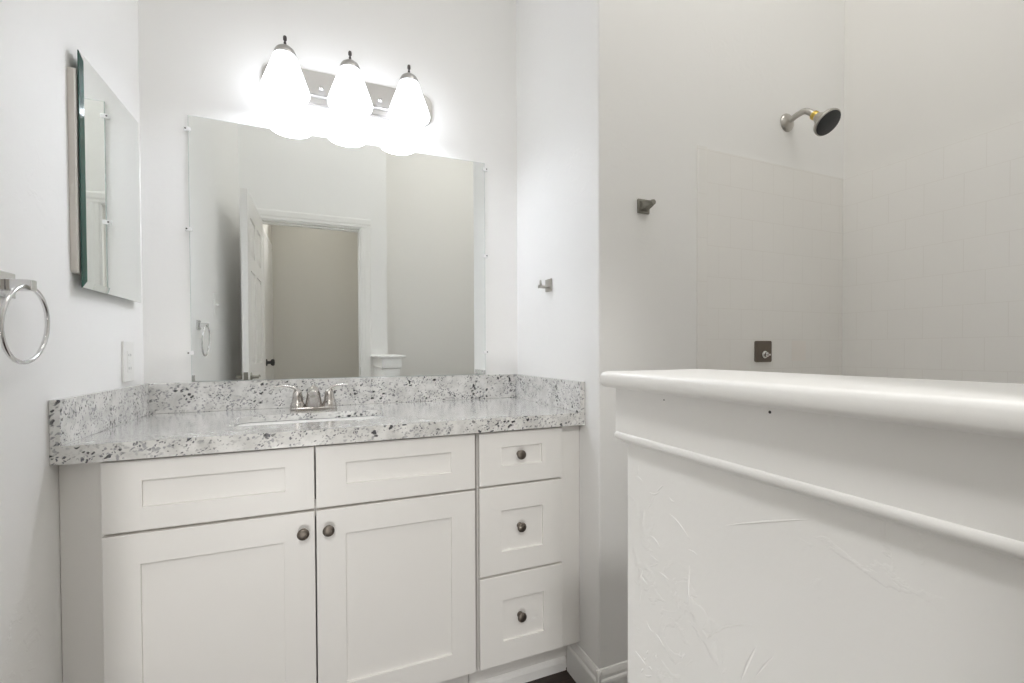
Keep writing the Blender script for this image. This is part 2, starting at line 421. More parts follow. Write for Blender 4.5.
box(b, OX1 - 0.015, OX1 - 0.005, YF - 0.055, YF - 0.04, FLOOR, OZ - 0.012); box(b, OX0, OX1, YF - 0.055, YF - 0.04, OZ - 0.015, OZ - 0.005)
casing = struct(obj('trim_1', b, M['trim']))
obj('strike_plate', one_box(OX1 - 0.0065, OX1 - 0.0048, YF - 0.035, YF - 0.008, 0.89, 0.95), M['nickel'], casing)

# baseboards
def base_profile():
    return [(0, 0), (0.014, 0), (0.014, 0.082), (0.0125, 0.088), (0.009, 0.093), (0.0085, 0.103), (0.006, 0.112), (0.003, 0.119), (0, 0.121)]
b = prism(bmesh.new(), base_profile(), lambda a, c, d: (W - 0.0002 - a, d, FLOOR + c), -0.463, -S - 0.0138)
struct(obj('baseboard_right', b, M['trim'], smooth=False))
b = prism(bmesh.new(), base_profile(), lambda a, c, d: (d, -S - 0.0002 - a, FLOOR + c), W - 0.0138, 1.7415)
struct(obj('baseboard_shower', b, M['trim']))
b = prism(bmesh.new(), base_profile(), lambda a, c, d: (0.0002 + a, d, FLOOR + c), YF + 0.02, -0.50)
struct(obj('baseboard_left', b, M['trim']))

# ------------------------------------------------------------------ half wall beside the camera
PX0, PX1, PYE, PYB = 0.9205, 1.0345, -1.356, YF + 0.0
hw = struct(obj('wall_half', one_box(PX0, PX1, PYB, PYE, FLOOR, 1.022, 0.003), M['pony']))
# frieze board wraps the end and both faces
FX0, FX1, FYE = 0.9115, 1.0465, -1.343
b = box(bmesh.new(), FX0, FX1, PYB, FYE, 0.9650, 1.0262, 0.0012, 1)
obj('frieze_board', b, M['trim'], hw)
# bed moulding under the frieze: profile (out from body, z)
def sweep_u(prof, mat_name, zshift=0):
    """profile swept round west face, end and east face of the half wall; prof=(offset from body, z)"""
    bm = bmesh.new(); rings = []
    for o, z in prof:
        rings.append([(PX0 - o, PYB, z), (PX0 - o, PYE + o, z), (PX1 + o, PYE + o, z), (PX1 + o, PYB, z)])
    R = [[bm.verts.new(p) for p in r] for r in rings]; n = len(R)
    for i in range(n):
        a, c = R[i], R[(i + 1) % n]
        for k in range(3): bm.faces.new((a[k], a[k + 1], c[k + 1], c[k]))
    bm.faces.new([r[0] for r in R]); bm.faces.new([r[3] for r in R])
    return bm
mould = [(-0.0005, 0.9668), (0.0088, 0.9668), (0.0100, 0.9660), (0.0110, 0.9645), (0.0114, 0.9622), (0.0112, 0.9600), (0.0104, 0.9582), (0.0090, 0.9568), (0.0072, 0.9560), (0.0050, 0.9556), (0.0040, 0.9548), (0.0038, 0.9535), (0.0026, 0.9528), (-0.0005, 0.9526)]
obj('bed_moulding', sweep_u(mould, 'trim'), M['trim'], hw, smooth=True, auto=35)
# cap with a rounded nose
cap_prof = []
CZ0, CZ1 = 1.0262, 1.0465
for k in range(9):
    t = -PI / 2 + PI * k / 8; cap_prof.append((0.0300 - 0.007 + 0.007 * max(math.cos(t), 0) ** 0.7 if k else 0.0235, (CZ0 + CZ1) / 2 + (CZ1 - CZ0) / 2 * math.copysign(abs(math.sin(t)) ** 0.8, math.sin(t))))
b = bmesh.new(); rings = []
for o, z in cap_prof:
    x0, x1, ye = PX0 - o, PX1 + 0.011 + o, PYE - 0.004 + o
    r = 0.012
    rr = [(x0, PYB), (x0, ye - r)] + [(x0 + r - r * math.cos(a), ye - r + r * math.sin(a)) for a in (PI / 8, PI / 4, 3 * PI / 8)] + [(x0 + r, ye), (x1 - r, ye)] + \
         [(x1 - r + r * math.sin(a), ye - r + r * math.cos(a)) for a in (PI / 8, PI / 4, 3 * PI / 8)] + [(x1, ye - r), (x1, PYB)]
    rings.append([b.verts.new((x, y, z)) for x, y in rr])
for a, c in zip(rings, rings[1:]):
    for k in range(len(a) - 1): b.faces.new((a[k], a[k + 1], c[k + 1], c[k]))
    b.faces.new((a[-1], a[0], c[0], c[-1]))
b.faces.new(rings[0][::-1]); b.faces.new(rings[-1])
obj('cap_board', b, M['trim'], hw, smooth=True, auto=40)
# chips and a filled nail hole in the paint
for y, z, r in ((-1.4375, 1.0174, 0.0009), (-1.571, 1.0200, 0.0014)):
    obj('nail_hole', lathe(bmesh.new(), [(r, 0.0), (r * 0.8, 0.0004), (0.0, 0.0005)], (FX0, y, z), (-1, 0, 0), 8), M['slot'], hw)
# raised plaster drag marks on the near face
rm = bmesh.new()
def ridge(y0, z0, y1, z1, bend, r):
    pts = []
    for k in range(9):
        t = k / 8; s = math.sin(PI * t)
        pts.append((PX0 + 0.0002, y0 + (y1 - y0) * t, z0 + (z1 - z0) * t + bend * s, 0.0008 * s + 0.0001, 0.9 * r * s + 0.0003))
    tube(rm, pts, 8, side=(1, 0, 0))
for _ in range(34):
    y = -1.37 - abs(random.gauss(0, 0.05)); z = random.uniform(0.55, 0.92); a = random.uniform(-0.6, 1.4); l = random.uniform(0.006, 0.03)
    ridge(y, z, y - l * math.cos(a), z + l * math.sin(a), random.uniform(-0.004, 0.004), random.uniform(0.0006, 0.0014))
ridge(-1.5116, 0.8973, -1.609, 0.9378, 0.001, 0.0009); ridge(-1.490, 0.7685, -1.550, 0.818, 0.007, 0.0012); ridge(-1.5336, 0.7525, -1.552, 0.8007, 0.002, 0.0013)
ridge(-1.548, 0.765, -1.572, 0.805, 0.002, 0.0009); ridge(-1.47, 0.865, -1.435, 0.885, 0.003, 0.0010); ridge(-1.465, 0.79, -1.468, 0.84, 0.002, 0.0009)
obj('plaster_marks', rm, M['pony'], hw, smooth=True)

# ------------------------------------------------------------------ door standing open against the left wall
DX0, DX1, DYE, DYH, DZ0, DZ1 = 0.113, 0.148, -1.183, -1.893, FLOOR + 0.012, 2.018
door = struct(bpy.data.objects.new('door_1', None)); door.location = (0.13, DYH, FLOOR); COL.objects.link(door)
b = one_box(DX0 + 0.008, DX1 - 0.008, DYH, DYE, DZ0, DZ1)
cols = [(DYE - 0.115, DYE - 0.115 - 0.20), (DYE - 0.395, DYE - 0.395 - 0.20)]
rows = [(1.655, 1.885), (1.000, 1.565), (0.15, 0.80)]
for sx, xa in ((1, DX1 - 0.008), (-1, DX0 + 0.008)):
    x2 = xa + sx * 0.008
    lo, hi = min(xa, x2), max(xa, x2)
    # stiles, rails
    box(b, lo, hi, cols[0][0], DYE, DZ0, DZ1); box(b, lo, hi, cols[1][0], cols[0][1], DZ0, DZ1); box(b, lo, hi, DYH, cols[1][1], DZ0, DZ1)
    for (ya, yb) in cols:
        zz = [DZ0] + [v for r in rows[::-1] for v in r] + [DZ1]
        for k in range(0, len(zz), 2): box(b, lo, hi, yb, ya, zz[k], zz[k + 1])
        for (za, zb) in rows:   # raised field
            i = 0.035
            v0 = [(xa, yb + 0.012, za + 0.012), (xa, ya - 0.012, za + 0.012), (xa, ya - 0.012, zb - 0.012), (xa, yb + 0.012, zb - 0.012)]
            v1 = [(x2, yb + i, za + i), (x2, ya - i, za + i), (x2, ya - i, zb - i), (x2, yb + i, zb - i)]
            A = [b.verts.new(p) for p in v0]; B = [b.verts.new(p) for p in v1]
            for k in range(4): b.faces.new((A[k], A[(k + 1) % 4], B[(k + 1) % 4], B[k]))
            b.faces.new(B)
obj('door_panel', b, M['door'], door)
for sx, xs in ((1, DX1), (-1, DX0)):
    b = lathe(bmesh.new(), [(0.027, 0), (0.026, 0.005), (0.012, 0.008), (0.010, 0.03), (0.011, 0.042), (0.0, 0.044)], (xs, DYE - 0.06, 0.925), (sx, 0, 0), 24)
    tube(b, spline([(xs + sx * 0.036, DYE - 0.06, 0.925, 0.008, 0.006), (xs + sx * 0.040, DYE - 0.10, 0.928, 0.008, 0.005), (xs + sx * 0.036, DYE - 0.165, 0.922, 0.007, 0.004)]), 12, side=(0, 0, 1))
    obj('door_handle', b, M['satin'], door, smooth=True, auto=40)
b = one_box(DX0 + 0.006, DX1 - 0.006, DYE, DYE + 0.0015, 0.895, 0.955)
box(b, DX0 + 0.012, DX1 - 0.012, DYE + 0.001, DYE + 0.009, 0.915, 0.935, 0.002)
obj('latch_plate', b, M['satin'], door)
# door in the hall's left wall with its casing and dark knob
hd = struct(obj('door_2', one_box(0.1002, 0.112, -2.86, -2.30, FLOOR + 0.01, 1.995), M['door']))
b = bmesh.new()
prism(b, casing_profile(), lambda a, c, d: (0.1002 + c, -2.295 + a, d), FLOOR, 2.005)
prism(b, casing_profile(), lambda a, c, d: (0.1002 + c, -2.865 - a, d), FLOOR, 2.005)
prism(b, casing_profile(), lambda a, c, d: (0.1002 + c, d, 2.005 + a), -2.935, -2.225)
struct(obj('trim_2', b, M['trim']))
b = lathe(bmesh.new(), [(0.03, 0), (0.028, 0.006), (0.012, 0.01), (0.012, 0.03), (0.024, 0.036), (0.029, 0.048), (0.024, 0.06), (0.0, 0.064)], (0.112, -2.37, 0.985), (1, 0, 0), 24)
obj('door_knob', b, M['slot'], hd, smooth=True, auto=40)

# ------------------------------------------------------------------ vanity cabinets
def shaker(x0, x1, z0, z1, px0, px1, pz0, pz1, th=0.0185, dep=0.0075):
    """frame-and-flat-panel front; outer x0..x1,z0..z1, recess px0..px1,pz0..pz1, facing -y at y=-DF"""
    bm = bmesh.new(); e = 0.0012
    def ring(ax0, ax1, az0, az1, y): return [bm.verts.new(p) for p in ((ax0, y, az0), (ax1, y, az0), (ax1, y, az1), (ax0, y, az1))]
    r = [ring(x0, x1, z0, z1, -DF + th), ring(x0, x1, z0, z1, -DF + e), ring(x0 + e, x1 - e, z0 + e, z1 - e, -DF),
         ring(px0 - 0.0008, px1 + 0.0008, pz0 - 0.0008, pz1 + 0.0008, -DF), ring(px0, px1, pz0, pz1, -DF + 0.001), ring(px0, px1, pz0, pz1, -DF + dep)]
    for a, c in zip(r, r[1:]):
        for k in range(4): bm.faces.new((a[k], a[(k + 1) % 4], c[(k + 1) % 4], c[k]))
    bm.faces.new(r[0][::-1]); bm.faces.new(r[-1])
    return bm

def knob(parent, x, z, y=-DF):
    prof = [(0.0095, 0), (0.0092, 0.0015), (0.0062, 0.003), (0.0052, 0.008), (0.0058, 0.0125), (0.0105, 0.0150), (0.0142, 0.0175), (0.0150, 0.0198), (0.0143, 0.0222), (0.0120, 0.0240), (0.0075, 0.0254), (0.0, 0.0260)]
    return obj('knob', lathe(bmesh.new(), prof, (x, y + 0.0002, z), (0, -1, 0), 28), M['pewter'], parent, smooth=True, auto=50)

KT = 0.0855   # underside of cabinet box / top of toe space
def carcass(x0, x1, sl, sr, rails, seams):
    """open-topped box with a face frame: side, back and bottom boards, stiles and rails"""
    bm = bmesh.new(); yb = -0.004; t = 0.016; yf = -FR; ff = 0.019
    box(bm, x0, x0 + t, yf + ff, yb, KT, 0.829); box(bm, x1 - t, x1, yf + ff, yb, KT, 0.829)
    box(bm, x0 + t, x1 - t, yf + ff, yb, KT, KT + t); box(bm, x0 + t, x1 - t, yb - 0.008, yb, KT + t, 0.829)
    box(bm, x0, sl, yf, yf + ff, KT, 0.829, 0.0006, 1); box(bm, sr, x1, yf, yf + ff, KT, 0.829, 0.0006, 1)
    for z0, z1 in rails: box(bm, sl, sr, yf, yf + ff, z0, z1)
    return bm

SPLIT = 0.9757
sc = thing('sink_base_cabinet', 'warm white cabinet under the sink with two shaker doors', 'cabinet', (0.49, -0.27, FLOOR))
obj('carcass', carcass(0.0012, 0.9712, 0.098, 0.952, [(KT, 0.118), (0.633, 0.678), (0.806, 0.829)], 0), M['cabinet'], sc)
FT = 0.8235
GX = 0.5268
obj('false_drawer_front', shaker(0.0814, GX - 0.0018, 0.6588, FT, 0.157, 0.4550, 0.7130, 0.7755), M['cabinet'], sc)
obj('false_drawer_front', shaker(GX + 0.0018, 0.9692, 0.6588, FT, 0.6045, 0.8950, 0.7155, 0.7745), M['cabinet'], sc)
d = obj('door', shaker(0.0814, GX - 0.0018, 0.0985, 0.6520, 0.1520, 0.4510, 0.172, 0.5800), M['cabinet'], sc); knob(d, 0.4975, 0.6018)
d = obj('door', shaker(GX + 0.0018, 0.9692, 0.0985, 0.6520, 0.6020, 0.8950, 0.172, 0.5810), M['cabinet'], sc); knob(d, 0.5585, 0.6015)
b = one_box(0.0015, SPLIT - 0.0012, -0.449, -0.433, FLOOR + 0.001, KT - 0.0003)
obj('toe_kick', b, M['cabinet'], sc)
obj('shoe_moulding', prism(bmesh.new(), [(0, 0), (0.010, 0), (0.010, 0.030), (0.007, 0.040), (0.0, 0.045)], lambda a, c, d: (d, -0.4492 - a, FLOOR + 0.0005 + c), 0.0015, SPLIT - 0.0012), M['trim'], sc)

dc = thing('drawer_base_cabinet', 'narrow warm white cabinet with a stack of three small drawers', 'cabinet', (1.16, -0.27, FLOOR))
obj('carcass', carcass(0.9808, W - 0.0012, 0.998, 1.252, [(KT, 0.118), (0.362, 0.398), (0.640, 0.676), (0.806, 0.829)], 0), M['cabinet'], dc)
DL, DR = 0.9827, 1.2676
for z0, z1, p, kz in ((0.6608, FT, (1.0545, 1.1940, 0.7175, 0.7763), 0.7500), (0.3834, 0.6542, (1.0550, 1.1958, 0.4512, 0.5788), 0.5225), (0.0987, 0.3766, (1.0582, 1.1985, 0.1705, 0.2985), 0.2386)):
    d = obj('drawer', shaker(DL, DR, z0, z1, *p), M['cabinet'], dc)
    knob(d, 1.1175, kz, -DF + 0.0075)
b = one_box(SPLIT + 0.0012, W - 0.0015, -0.449, -0.433, FLOOR + 0.001, KT - 0.0003)
box(b, 1.2490, 1.3440, -0.4505, -0.448, FLOOR + 0.001, KT - 0.0003)
obj('toe_kick', b, M['cabinet'], dc)
obj('shoe_moulding', prism(bmesh.new(), [(0, 0), (0.010, 0), (0.010, 0.030), (0.007, 0.040), (0.0, 0.045)], lambda a, c, d: (d, -0.4508 - a, FLOOR + 0.0005 + c), SPLIT + 0.0012, W - 0.016), M['trim'], dc)

# ------------------------------------------------------------------ granite counter
ct = thing('countertop', 'speckled grey and white granite countertop over the white cabinets', 'countertop', (W / 2, -DC / 2, H - 0.0405))
SX0, SX1, SY0, SY1 = 0.300, 0.737, -0.418, -0.203
b = bmesh.new()
out = [(0.0008, -DC), (W - 0.0008, -DC), (W - 0.0008, -0.0008), (0.0008, -0.0008)]
hole = rrect(SX0, SX1, SY0, SY1, 0.035, 8)
ov = [b.verts.new((x, y, H)) for x, y in out]; hv = [b.verts.new((x, y, H)) for x, y in hole]
es = [b.edges.new((ov[i], ov[(i + 1) % 4])) for i in range(4)] + [b.edges.new((hv[i], hv[(i + 1) % len(hv)])) for i in range(len(hv))]
bmesh.ops.triangle_fill(b, edges=es, use_beauty=True, use_dissolve=False)
top_faces = b.faces[:]
ex = bmesh.ops.extrude_face_region(b, geom=top_faces)
for v in [g for g in ex['geom'] if isinstance(g, bmesh.types.BMVert)]: v.co.z -= 0.0205
# built-up front edge
t = bmesh.new(); box(t, 0.0008, W - 0.0008, -DC, -DC + 0.034, H - 0.0405, H - 0.0204); merge(b, t)
for x0, x1 in ((0.0008, 0.004),): pass
obj('slab', b, M['granite'], ct)
T = 0.0195; SPH = 0.1016
obj('backsplash', one_box(0.0008, W - 0.0008, -T, -0.0008, H + 0.0002, H + SPH, 0.001, 1), M['granite'], ct)
obj('side_splash', one_box(0.0008, T, -DC, -T - 0.0003, H - 0.0, H + SPH, 0.001, 1), M['granite'], ct)
obj('side_splash', one_box(W - T, W - 0.0008, -DC, -T - 0.0003, H - 0.0, H + SPH, 0.001, 1), M['granite'], ct)

# undermount basin
sink = thing('sink', 'white rectangular undermount sink set into the granite', 'sink', ((SX0 + SX1) / 2, (SY0 + SY1) / 2, H - 0.18))
b = bmesh.new(); rings = []
zt = H - 0.0232
for off, z, r in ((0.022, zt, 0.05), (-0.004, zt, 0.033), (-0.002, zt - 0.012, 0.035), (-0.012, zt - 0.09, 0.045), (-0.03, zt - 0.128, 0.06), (-0.07, zt - 0.137, 0.035)):
    rings.append([b.verts.new((x, y, z)) for x, y in rrect(SX0 - off, SX1 + off, SY0 - off, SY1 + off, r, 8)])
for a, c in zip(rings, rings[1:]):
    n = len(a)
    for k in range(n): b.faces.new((a[k], a[(k + 1) % n], c[(k + 1) % n], c[k]))
b.faces.new(rings[-1])
o = obj('basin', b, M['porcelain'], sink, smooth=True, auto=60)
sm = o.modifiers.new('thickness', 'SOLIDIFY'); sm.thickness = 0.002; sm.offset = 1
obj('drain', lathe(bmesh.new(), [(0.0, 0.001), (0.017, 0.001), (0.019, 0.003), (0.022, 0.002), (0.023, 0.0), (0.0, 0.0)], ((SX0 + SX1) / 2, (SY0 + SY1) / 2, zt - 0.1370), (0, 0, 1), 24, cap=False), M['chrome'], sink, smooth=True)

# faucet
fx, fy = 0.5165, -0.118
fc = thing('faucet', 'brushed nickel two handle faucet behind the sink', 'faucet', (fx, fy, H))
bp = []
b = bmesh.new()
pl = []
for k in range(40):
    a = 2 * PI * k / 40; c, s = math.cos(a), math.sin(a)
    pl.append((fx + (0.051 if c > 0 else -0.051) + 0.0255 * c if abs(c) > 1e-6 else fx, fy + 0.0255 * s))
pl = rrect(fx - 0.0765, fx + 0.0765, fy - 0.0255, fy + 0.0255, 0.0254, 10)
rings = []
for sc_, z in ((1, 0.0003), (1, 0.008), (0.985, 0.0105), (0.95, 0.0118)):
    rings.append([b.verts.new((fx + (x - fx) * sc_, fy + (y - fy) * sc_, H + z)) for x, y in pl])
for a, c in zip(rings, rings[1:]):
    n = len(a)
    for k in range(n): b.faces.new((a[k], a[(k + 1) % n], c[(k + 1) % n], c[k]))
b.faces.new(rings[0][::-1]); b.faces.new(rings[-1])
obj('base_plate', b, M['faucet'], fc, smooth=True, auto=40)
b = bmesh.new()
tube(b, spline([(fx, fy, H + 0.010, 0.0290, 0.022), (fx, fy - 0.002, H + 0.032, 0.0255, 0.021), (fx, fy - 0.010, H + 0.056, 0.0215, 0.018), (fx, fy - 0.030, H + 0.072, 0.0180, 0.0125),
                (fx, fy - 0.065, H + 0.077, 0.0160, 0.0095), (fx, fy - 0.100, H + 0.071, 0.0150, 0.0085), (fx, fy - 0.112, H + 0.067, 0.0145, 0.0075)], 6), 24, side=(1, 0, 0))
sp = obj('spout', b, M['faucet'], fc, smooth=True, auto=50)
obj('aerator', lathe(bmesh.new(), [(0.0, 0.0), (0.0085, 0.0), (0.009, 0.002), (0.009, 0.012), (0, 0.012)], (fx, fy - 0.102, H + 0.052), (0, 0, 1), 20, cap=False), M['nickel'], sp, smooth=True, auto=40)
obj('lift_rod', lathe(bmesh.new(), [(0.0025, 0), (0.0025, 0.060), (0.0055, 0.064), (0.0065, 0.071), (0.0045, 0.077), (0.0, 0.078)], (fx, fy + 0.008, H + 0.012), (0, 0, 1), 16), M['faucet'], fc, smooth=True, auto=50)
for sx in (-1, 1):
    hx = fx + sx * 0.051
    b = lathe(bmesh.new(), [(0.0245, 0.010), (0.0235, 0.020), (0.0215, 0.026), (0.0195, 0.029), (0.0185, 0.031), (0.0170, 0.046), (0.0145, 0.062), (0.0105, 0.072), (0.0, 0.076)], (hx, fy, H), (0, 0, 1), 28)
    tube(b, spline([(hx - sx * 0.006, fy, H + 0.055, 0.012, 0.008), (hx + sx * 0.003, fy - 0.002, H + 0.074, 0.011, 0.006), (hx + sx * 0.022, fy - 0.004, H + 0.084, 0.009, 0.0045),
                    (hx + sx * 0.044, fy - 0.006, H + 0.0865, 0.0075, 0.0035), (hx + sx * (0.062 if sx > 0 else 0.074), fy - 0.008, H + 0.085, 0.005, 0.0025)], 6), 16, side=(0, 1, 0))
    obj('handle', b, M['faucet'], fc, smooth=True, auto=55)

# ------------------------------------------------------------------ wall mirror
X0, X1, Z0, Z1 = 0.1331, 1.1936, H + SPH + 0.0012, 1.8759
wm = thing('wall_mirror', 'large frameless rectangular mirror above the granite backsplash', 'mirror', ((X0 + X1) / 2, -0.003, Z0))
b = bmesh.new(); e = 0.0015
rr = []
for i, y in ((0, -0.0012), (0, -0.0048), (e, -0.006)):
    rr.append([b.verts.new(p) for p in ((X0 + i, y, Z0 + i), (X1 - i, y, Z0 + i), (X1 - i, y, Z1 - i), (X0 + i, y, Z1 - i))])
for a, c in zip(rr, rr[1:]):
    for k in range(4): b.faces.new((a[k], a[(k + 1) % 4], c[(k + 1) % 4], c[k])).material_index = 1
b.faces.new(rr[0][::-1]).material_index = 1; b.faces.new(rr[-1])
obj('mirror_glass', b, [M['mirror'], plain('pale_glass_edge', (0.62, 0.68, 0.66), 0.15)], wm)
def clip(x, z, sx):
    bm = one_box(x - 0.011 if sx < 0 else x - 0.009, x + 0.009 if sx < 0 else x + 0.011, -0.0105, -0.0065, z - 0.007, z + 0.007, 0.0015)
    box(bm, (x - 0.012) if sx < 0 else (x + 0.002), (x - 0.002) if sx < 0 else (x + 0.012), -0.0075, -0.0006, z - 0.007, z + 0.007, 0.001)
    c = obj('mirror_clip', bm, M['clear'], wm)
    obj('screw', lathe(bmesh.new(), [(0.0027, 0), (0.0027, 0.0012), (0.0, 0.0018)], (x + sx * 0.0065, -0.0104, z), (0, -1, 0), 12), M['stem'], c)
for z in (1.8285, 1.4913, 1.0708): clip(X0, z, -1)
for z in (1.8500, 1.4810, 1.0690): clip(X1, z, 1)

# ------------------------------------------------------------------ vanity light
vl = thing('vanity_light', 'lit three shade vanity light bar mounted above the wall mirror', 'wall light', (0.662, 0, 2.05))
BX0, BX1, BZ0, BZ1 = 0.356, 0.968, 1.987, 2.111
b = bmesh.new()
def plate(bm, i, y0, y1):
    prism(bm, rrect(BX0 + i, BX1 - i, BZ0 + i, BZ1 - i, 0.045 - i * 0.5, 8), lambda a, c, d: (a, d, c), y0, y1)
plate(b, 0, -0.0006, -0.010); plate(b, 0.006, -0.010, -0.014)
prism(b, [(-0.0135, 2.010), (-0.018, 2.013), (-0.0205, 2.019), (-0.018, 2.025), (-0.0135, 2.028)], lambda a, c, d: (d, a, c), BX0 + 0.02, BX1 - 0.02)
obj('back_plate', b, M['fixture'], vl)
for x in (0.5502, 0.7600):
    obj('screw_cap', lathe(bmesh.new(), [(0.0045, 0), (0.0045, 0.004), (0.0085, 0.007), (0.0095, 0.012), (0.0075, 0.017), (0.0, 0.0195)], (x, -0.0138, 2.043), (0, -1, 0), 20), M['chrome'], vl, smooth=True, auto=50)
LY = -0.140
def lamp(lx):
    arm = obj('lamp_arm', tube(bmesh.new(), spline([(lx, -0.016, 2.052, 0.011), (lx, -0.05, 2.066, 0.009), (lx, -0.095, 2.094, 0.008), (lx, LY, 2.094, 0.008)], 6), 14), M['fixture'], vl, smooth=True, auto=50)
    obj('rosette', lathe(bmesh.new(), [(0.030, 0), (0.030, 0.003), (0.024, 0.009), (0.013, 0.013), (0.0, 0.014)], (lx, -0.0138, 2.052), (0, -1, 0), 28), M['fixture'], arm, smooth=True, auto=50)
    obj('fitter_cap', lathe(bmesh.new(), [(0.0345, 2.066), (0.0350, 2.070), (0.0335, 2.078), (0.0280, 2.088), (0.0180, 2.096), (0.0090, 2.100), (0.0060, 2.104), (0.0, 2.104)], (lx, LY, 0), (0, 0, 1), 32), M['fixture'], arm, smooth=True, auto=50)
    obj('finial', lathe(bmesh.new(), [(0.0042, 2.102), (0.0042, 2.112), (0.0030, 2.114), (0.0030, 2.118), (0.0056, 2.120), (0.0060, 2.128), (0.0048, 2.133), (0.0, 2.134)], (lx, LY, 0), (0, 0, 1), 16), M['stem'], arm, smooth=True, auto=50)
    pr = [(0.0300, 2.0690), (0.0345, 2.0660), (0.0375, 2.0590), (0.0430, 2.0430), (0.0510, 2.0210), (0.0590, 1.9990), (0.0665, 1.9780), (0.0725, 1.9600), (0.0752, 1.9510), (0.0757, 1.9460), (0.0738, 1.9400)]
    inn = [(r - 0.003, z) for r, z in pr[::-1]]
    sh = obj('lamp_shade', lathe(bmesh.new(), pr + inn, (lx, LY, 0), (0, 0, 1), 40, cap=False), M['shade'], vl, smooth=True, auto=60)
    obj('bulb', lathe(bmesh.new(), [(0.0, 1.948), (0.012, 1.951), (0.022, 1.958), (0.027, 1.971), (0.0255, 1.986), (0.018, 2.001), (0.013, 2.010), (0.013, 2.030), (0, 2.030)], (lx, LY, 0), (0, 0, 1), 20, cap=False), M['bulb'], sh, smooth=True, auto=60)
for lx in (0.4400, 0.6460, 0.8520): lamp(lx)

# ------------------------------------------------------------------ medicine cabinet on the left wall
mc = thing('medicine_cabinet', 'mirrored medicine cabinet with green glass edges hanging on the left wall', 'cabinet', (0, -0.27, 1.25))
b = bmesh.new()
ro = rrect(-0.4605, -0.085, 1.263, 1.749, 0.010, 6)
A = [b.verts.new((0.0006, y, z)) for y, z in ro]; B = [b.verts.new((0.0125, y, z)) for y, z in ro]; Cc = [b.verts.new((0.0145, -0.2728 + (y + 0.2728) * 0.990, 1.506 + (z - 1.506) * 0.992)) for y, z in ro]
n = len(A)
for p, q_ in ((A, B), (B, Cc)):
    for k in range(n): b.faces.new((p[k], p[(k + 1) % n], q_[(k + 1) % n], q_[k]))
b.faces.new(A[::-1]); b.faces.new(Cc)
fl = obj('cabinet_body', b, M['flange'], mc)
for z in (1.30, 1.67): obj('hinge_post', one_box(0.0142, 0.0169, -0.13, -0.10, z, z + 0.04), M['nickel'], mc)
b = bmesh.new(); MY0, MY1, MZ0, MZ1 = -0.4525, -0.0760, 1.2300, 1.7935; bv = 0.017
rr = []
for i, x in ((0, 0.0170), (0, 0.0195), (bv, 0.0220)):
    rr.append([b.verts.new(p) for p in ((x, MY0 + i, MZ0 + i), (x, MY1 - i, MZ0 + i), (x, MY1 - i, MZ1 - i), (x, MY0 + i, MZ1 - i))])
for j, (a, c) in enumerate(zip(rr, rr[1:])):
    for k in range(4): b.faces.new((a[k], a[(k + 1) % 4], c[(k + 1) % 4], c[k])).material_index = 1 if j == 0 or k == 3 else 0
b.faces.new(rr[0][::-1]).material_index = 1; b.faces.new(rr[-1])
obj('mirror_door', b, [M['mirror'], M['glass_edge']], mc)

# ------------------------------------------------------------------ towel ring
tr = thing('towel_ring', 'chrome towel ring on the left wall beside the vanity', 'towel ring', (0, -0.705, 1.20))
TY, TZ = -0.709, 1.201
b = one_box(0.0006, 0.009, TY - 0.024, TY + 0.024, TZ - 0.024, TZ + 0.024, 0.002)
obj('wall_plate', b, M['chrome'], tr)
b = one_box(0.0092, 0.046, TY - 0.009, TY + 0.009, TZ - 0.0105, TZ + 0.0105, 0.0012)
obj('post', b, M['chrome'], tr)
RC, RR_ = (0.0330, TY, TZ - 0.0035 - 0.070), 0.0715
pts = [(RC[0] + 0.004 * math.cos(a), RC[1] + RR_ * math.sin(a), RC[2] + RR_ * math.cos(a), 0.0040) for a in [2 * PI * k / 64 for k in range(64)]]
obj('ring', tube(bmesh.new(), pts, 12, side=(1, 0, 0), closed=True), M['chrome'], tr, smooth=True)

# ------------------------------------------------------------------ wall plates
ol = thing('wall_outlet', 'white outlet plate on the left wall just above the granite side splash', 'outlet', (0, -0.142, 1.05))
OY, OZC = -0.142, 1.046
obj('cover_plate', one_box(0.0006, 0.0078, OY - 0.037, OY + 0.037, OZC - 0.0605, OZC + 0.0605, 0.002), M['plastic'], ol)
b = one_box(0.0074, 0.0090, OY - 0.0165, OY + 0.0165, OZC - 0.033, OZC + 0.033, 0.0008, 1)
rc = obj('receptacle', b, M['plastic'], ol)
for dz in (-0.02, 0.02):
    for dy in (-0.007, 0.007): obj('slot', one_box(0.0088, 0.0092, OY + dy - 0.001, OY + dy + 0.001, OZC + dz - 0.004, OZC + dz + 0.004), M['slot'], rc)
for dz in (-0.006, 0.001): obj('button', one_box(0.0088, 0.0099, OY - 0.007, OY + 0.007, OZC + dz, OZC + dz + 0.005, 0.0005, 1), M['plastic'], rc)
sw = thing('light_switch', 'white toggle switch seen in the mirror between the towel ring and the open door', 'switch', (0, -1.085, 1.33))
obj('cover_plate', one_box(0.0006, 0.0060, -1.122, -1.048, 1.268, 1.392, 0.002), M['plastic'], sw)
b = bmesh.new(); prism(b, [(0.0058, 1.322), (0.020, 1.331), (0.021, 1.337), (0.0058, 1.340)], lambda a, c, d: (a, d, c), -1.089, -1.081)
obj('toggle', b, M['plastic'], sw)

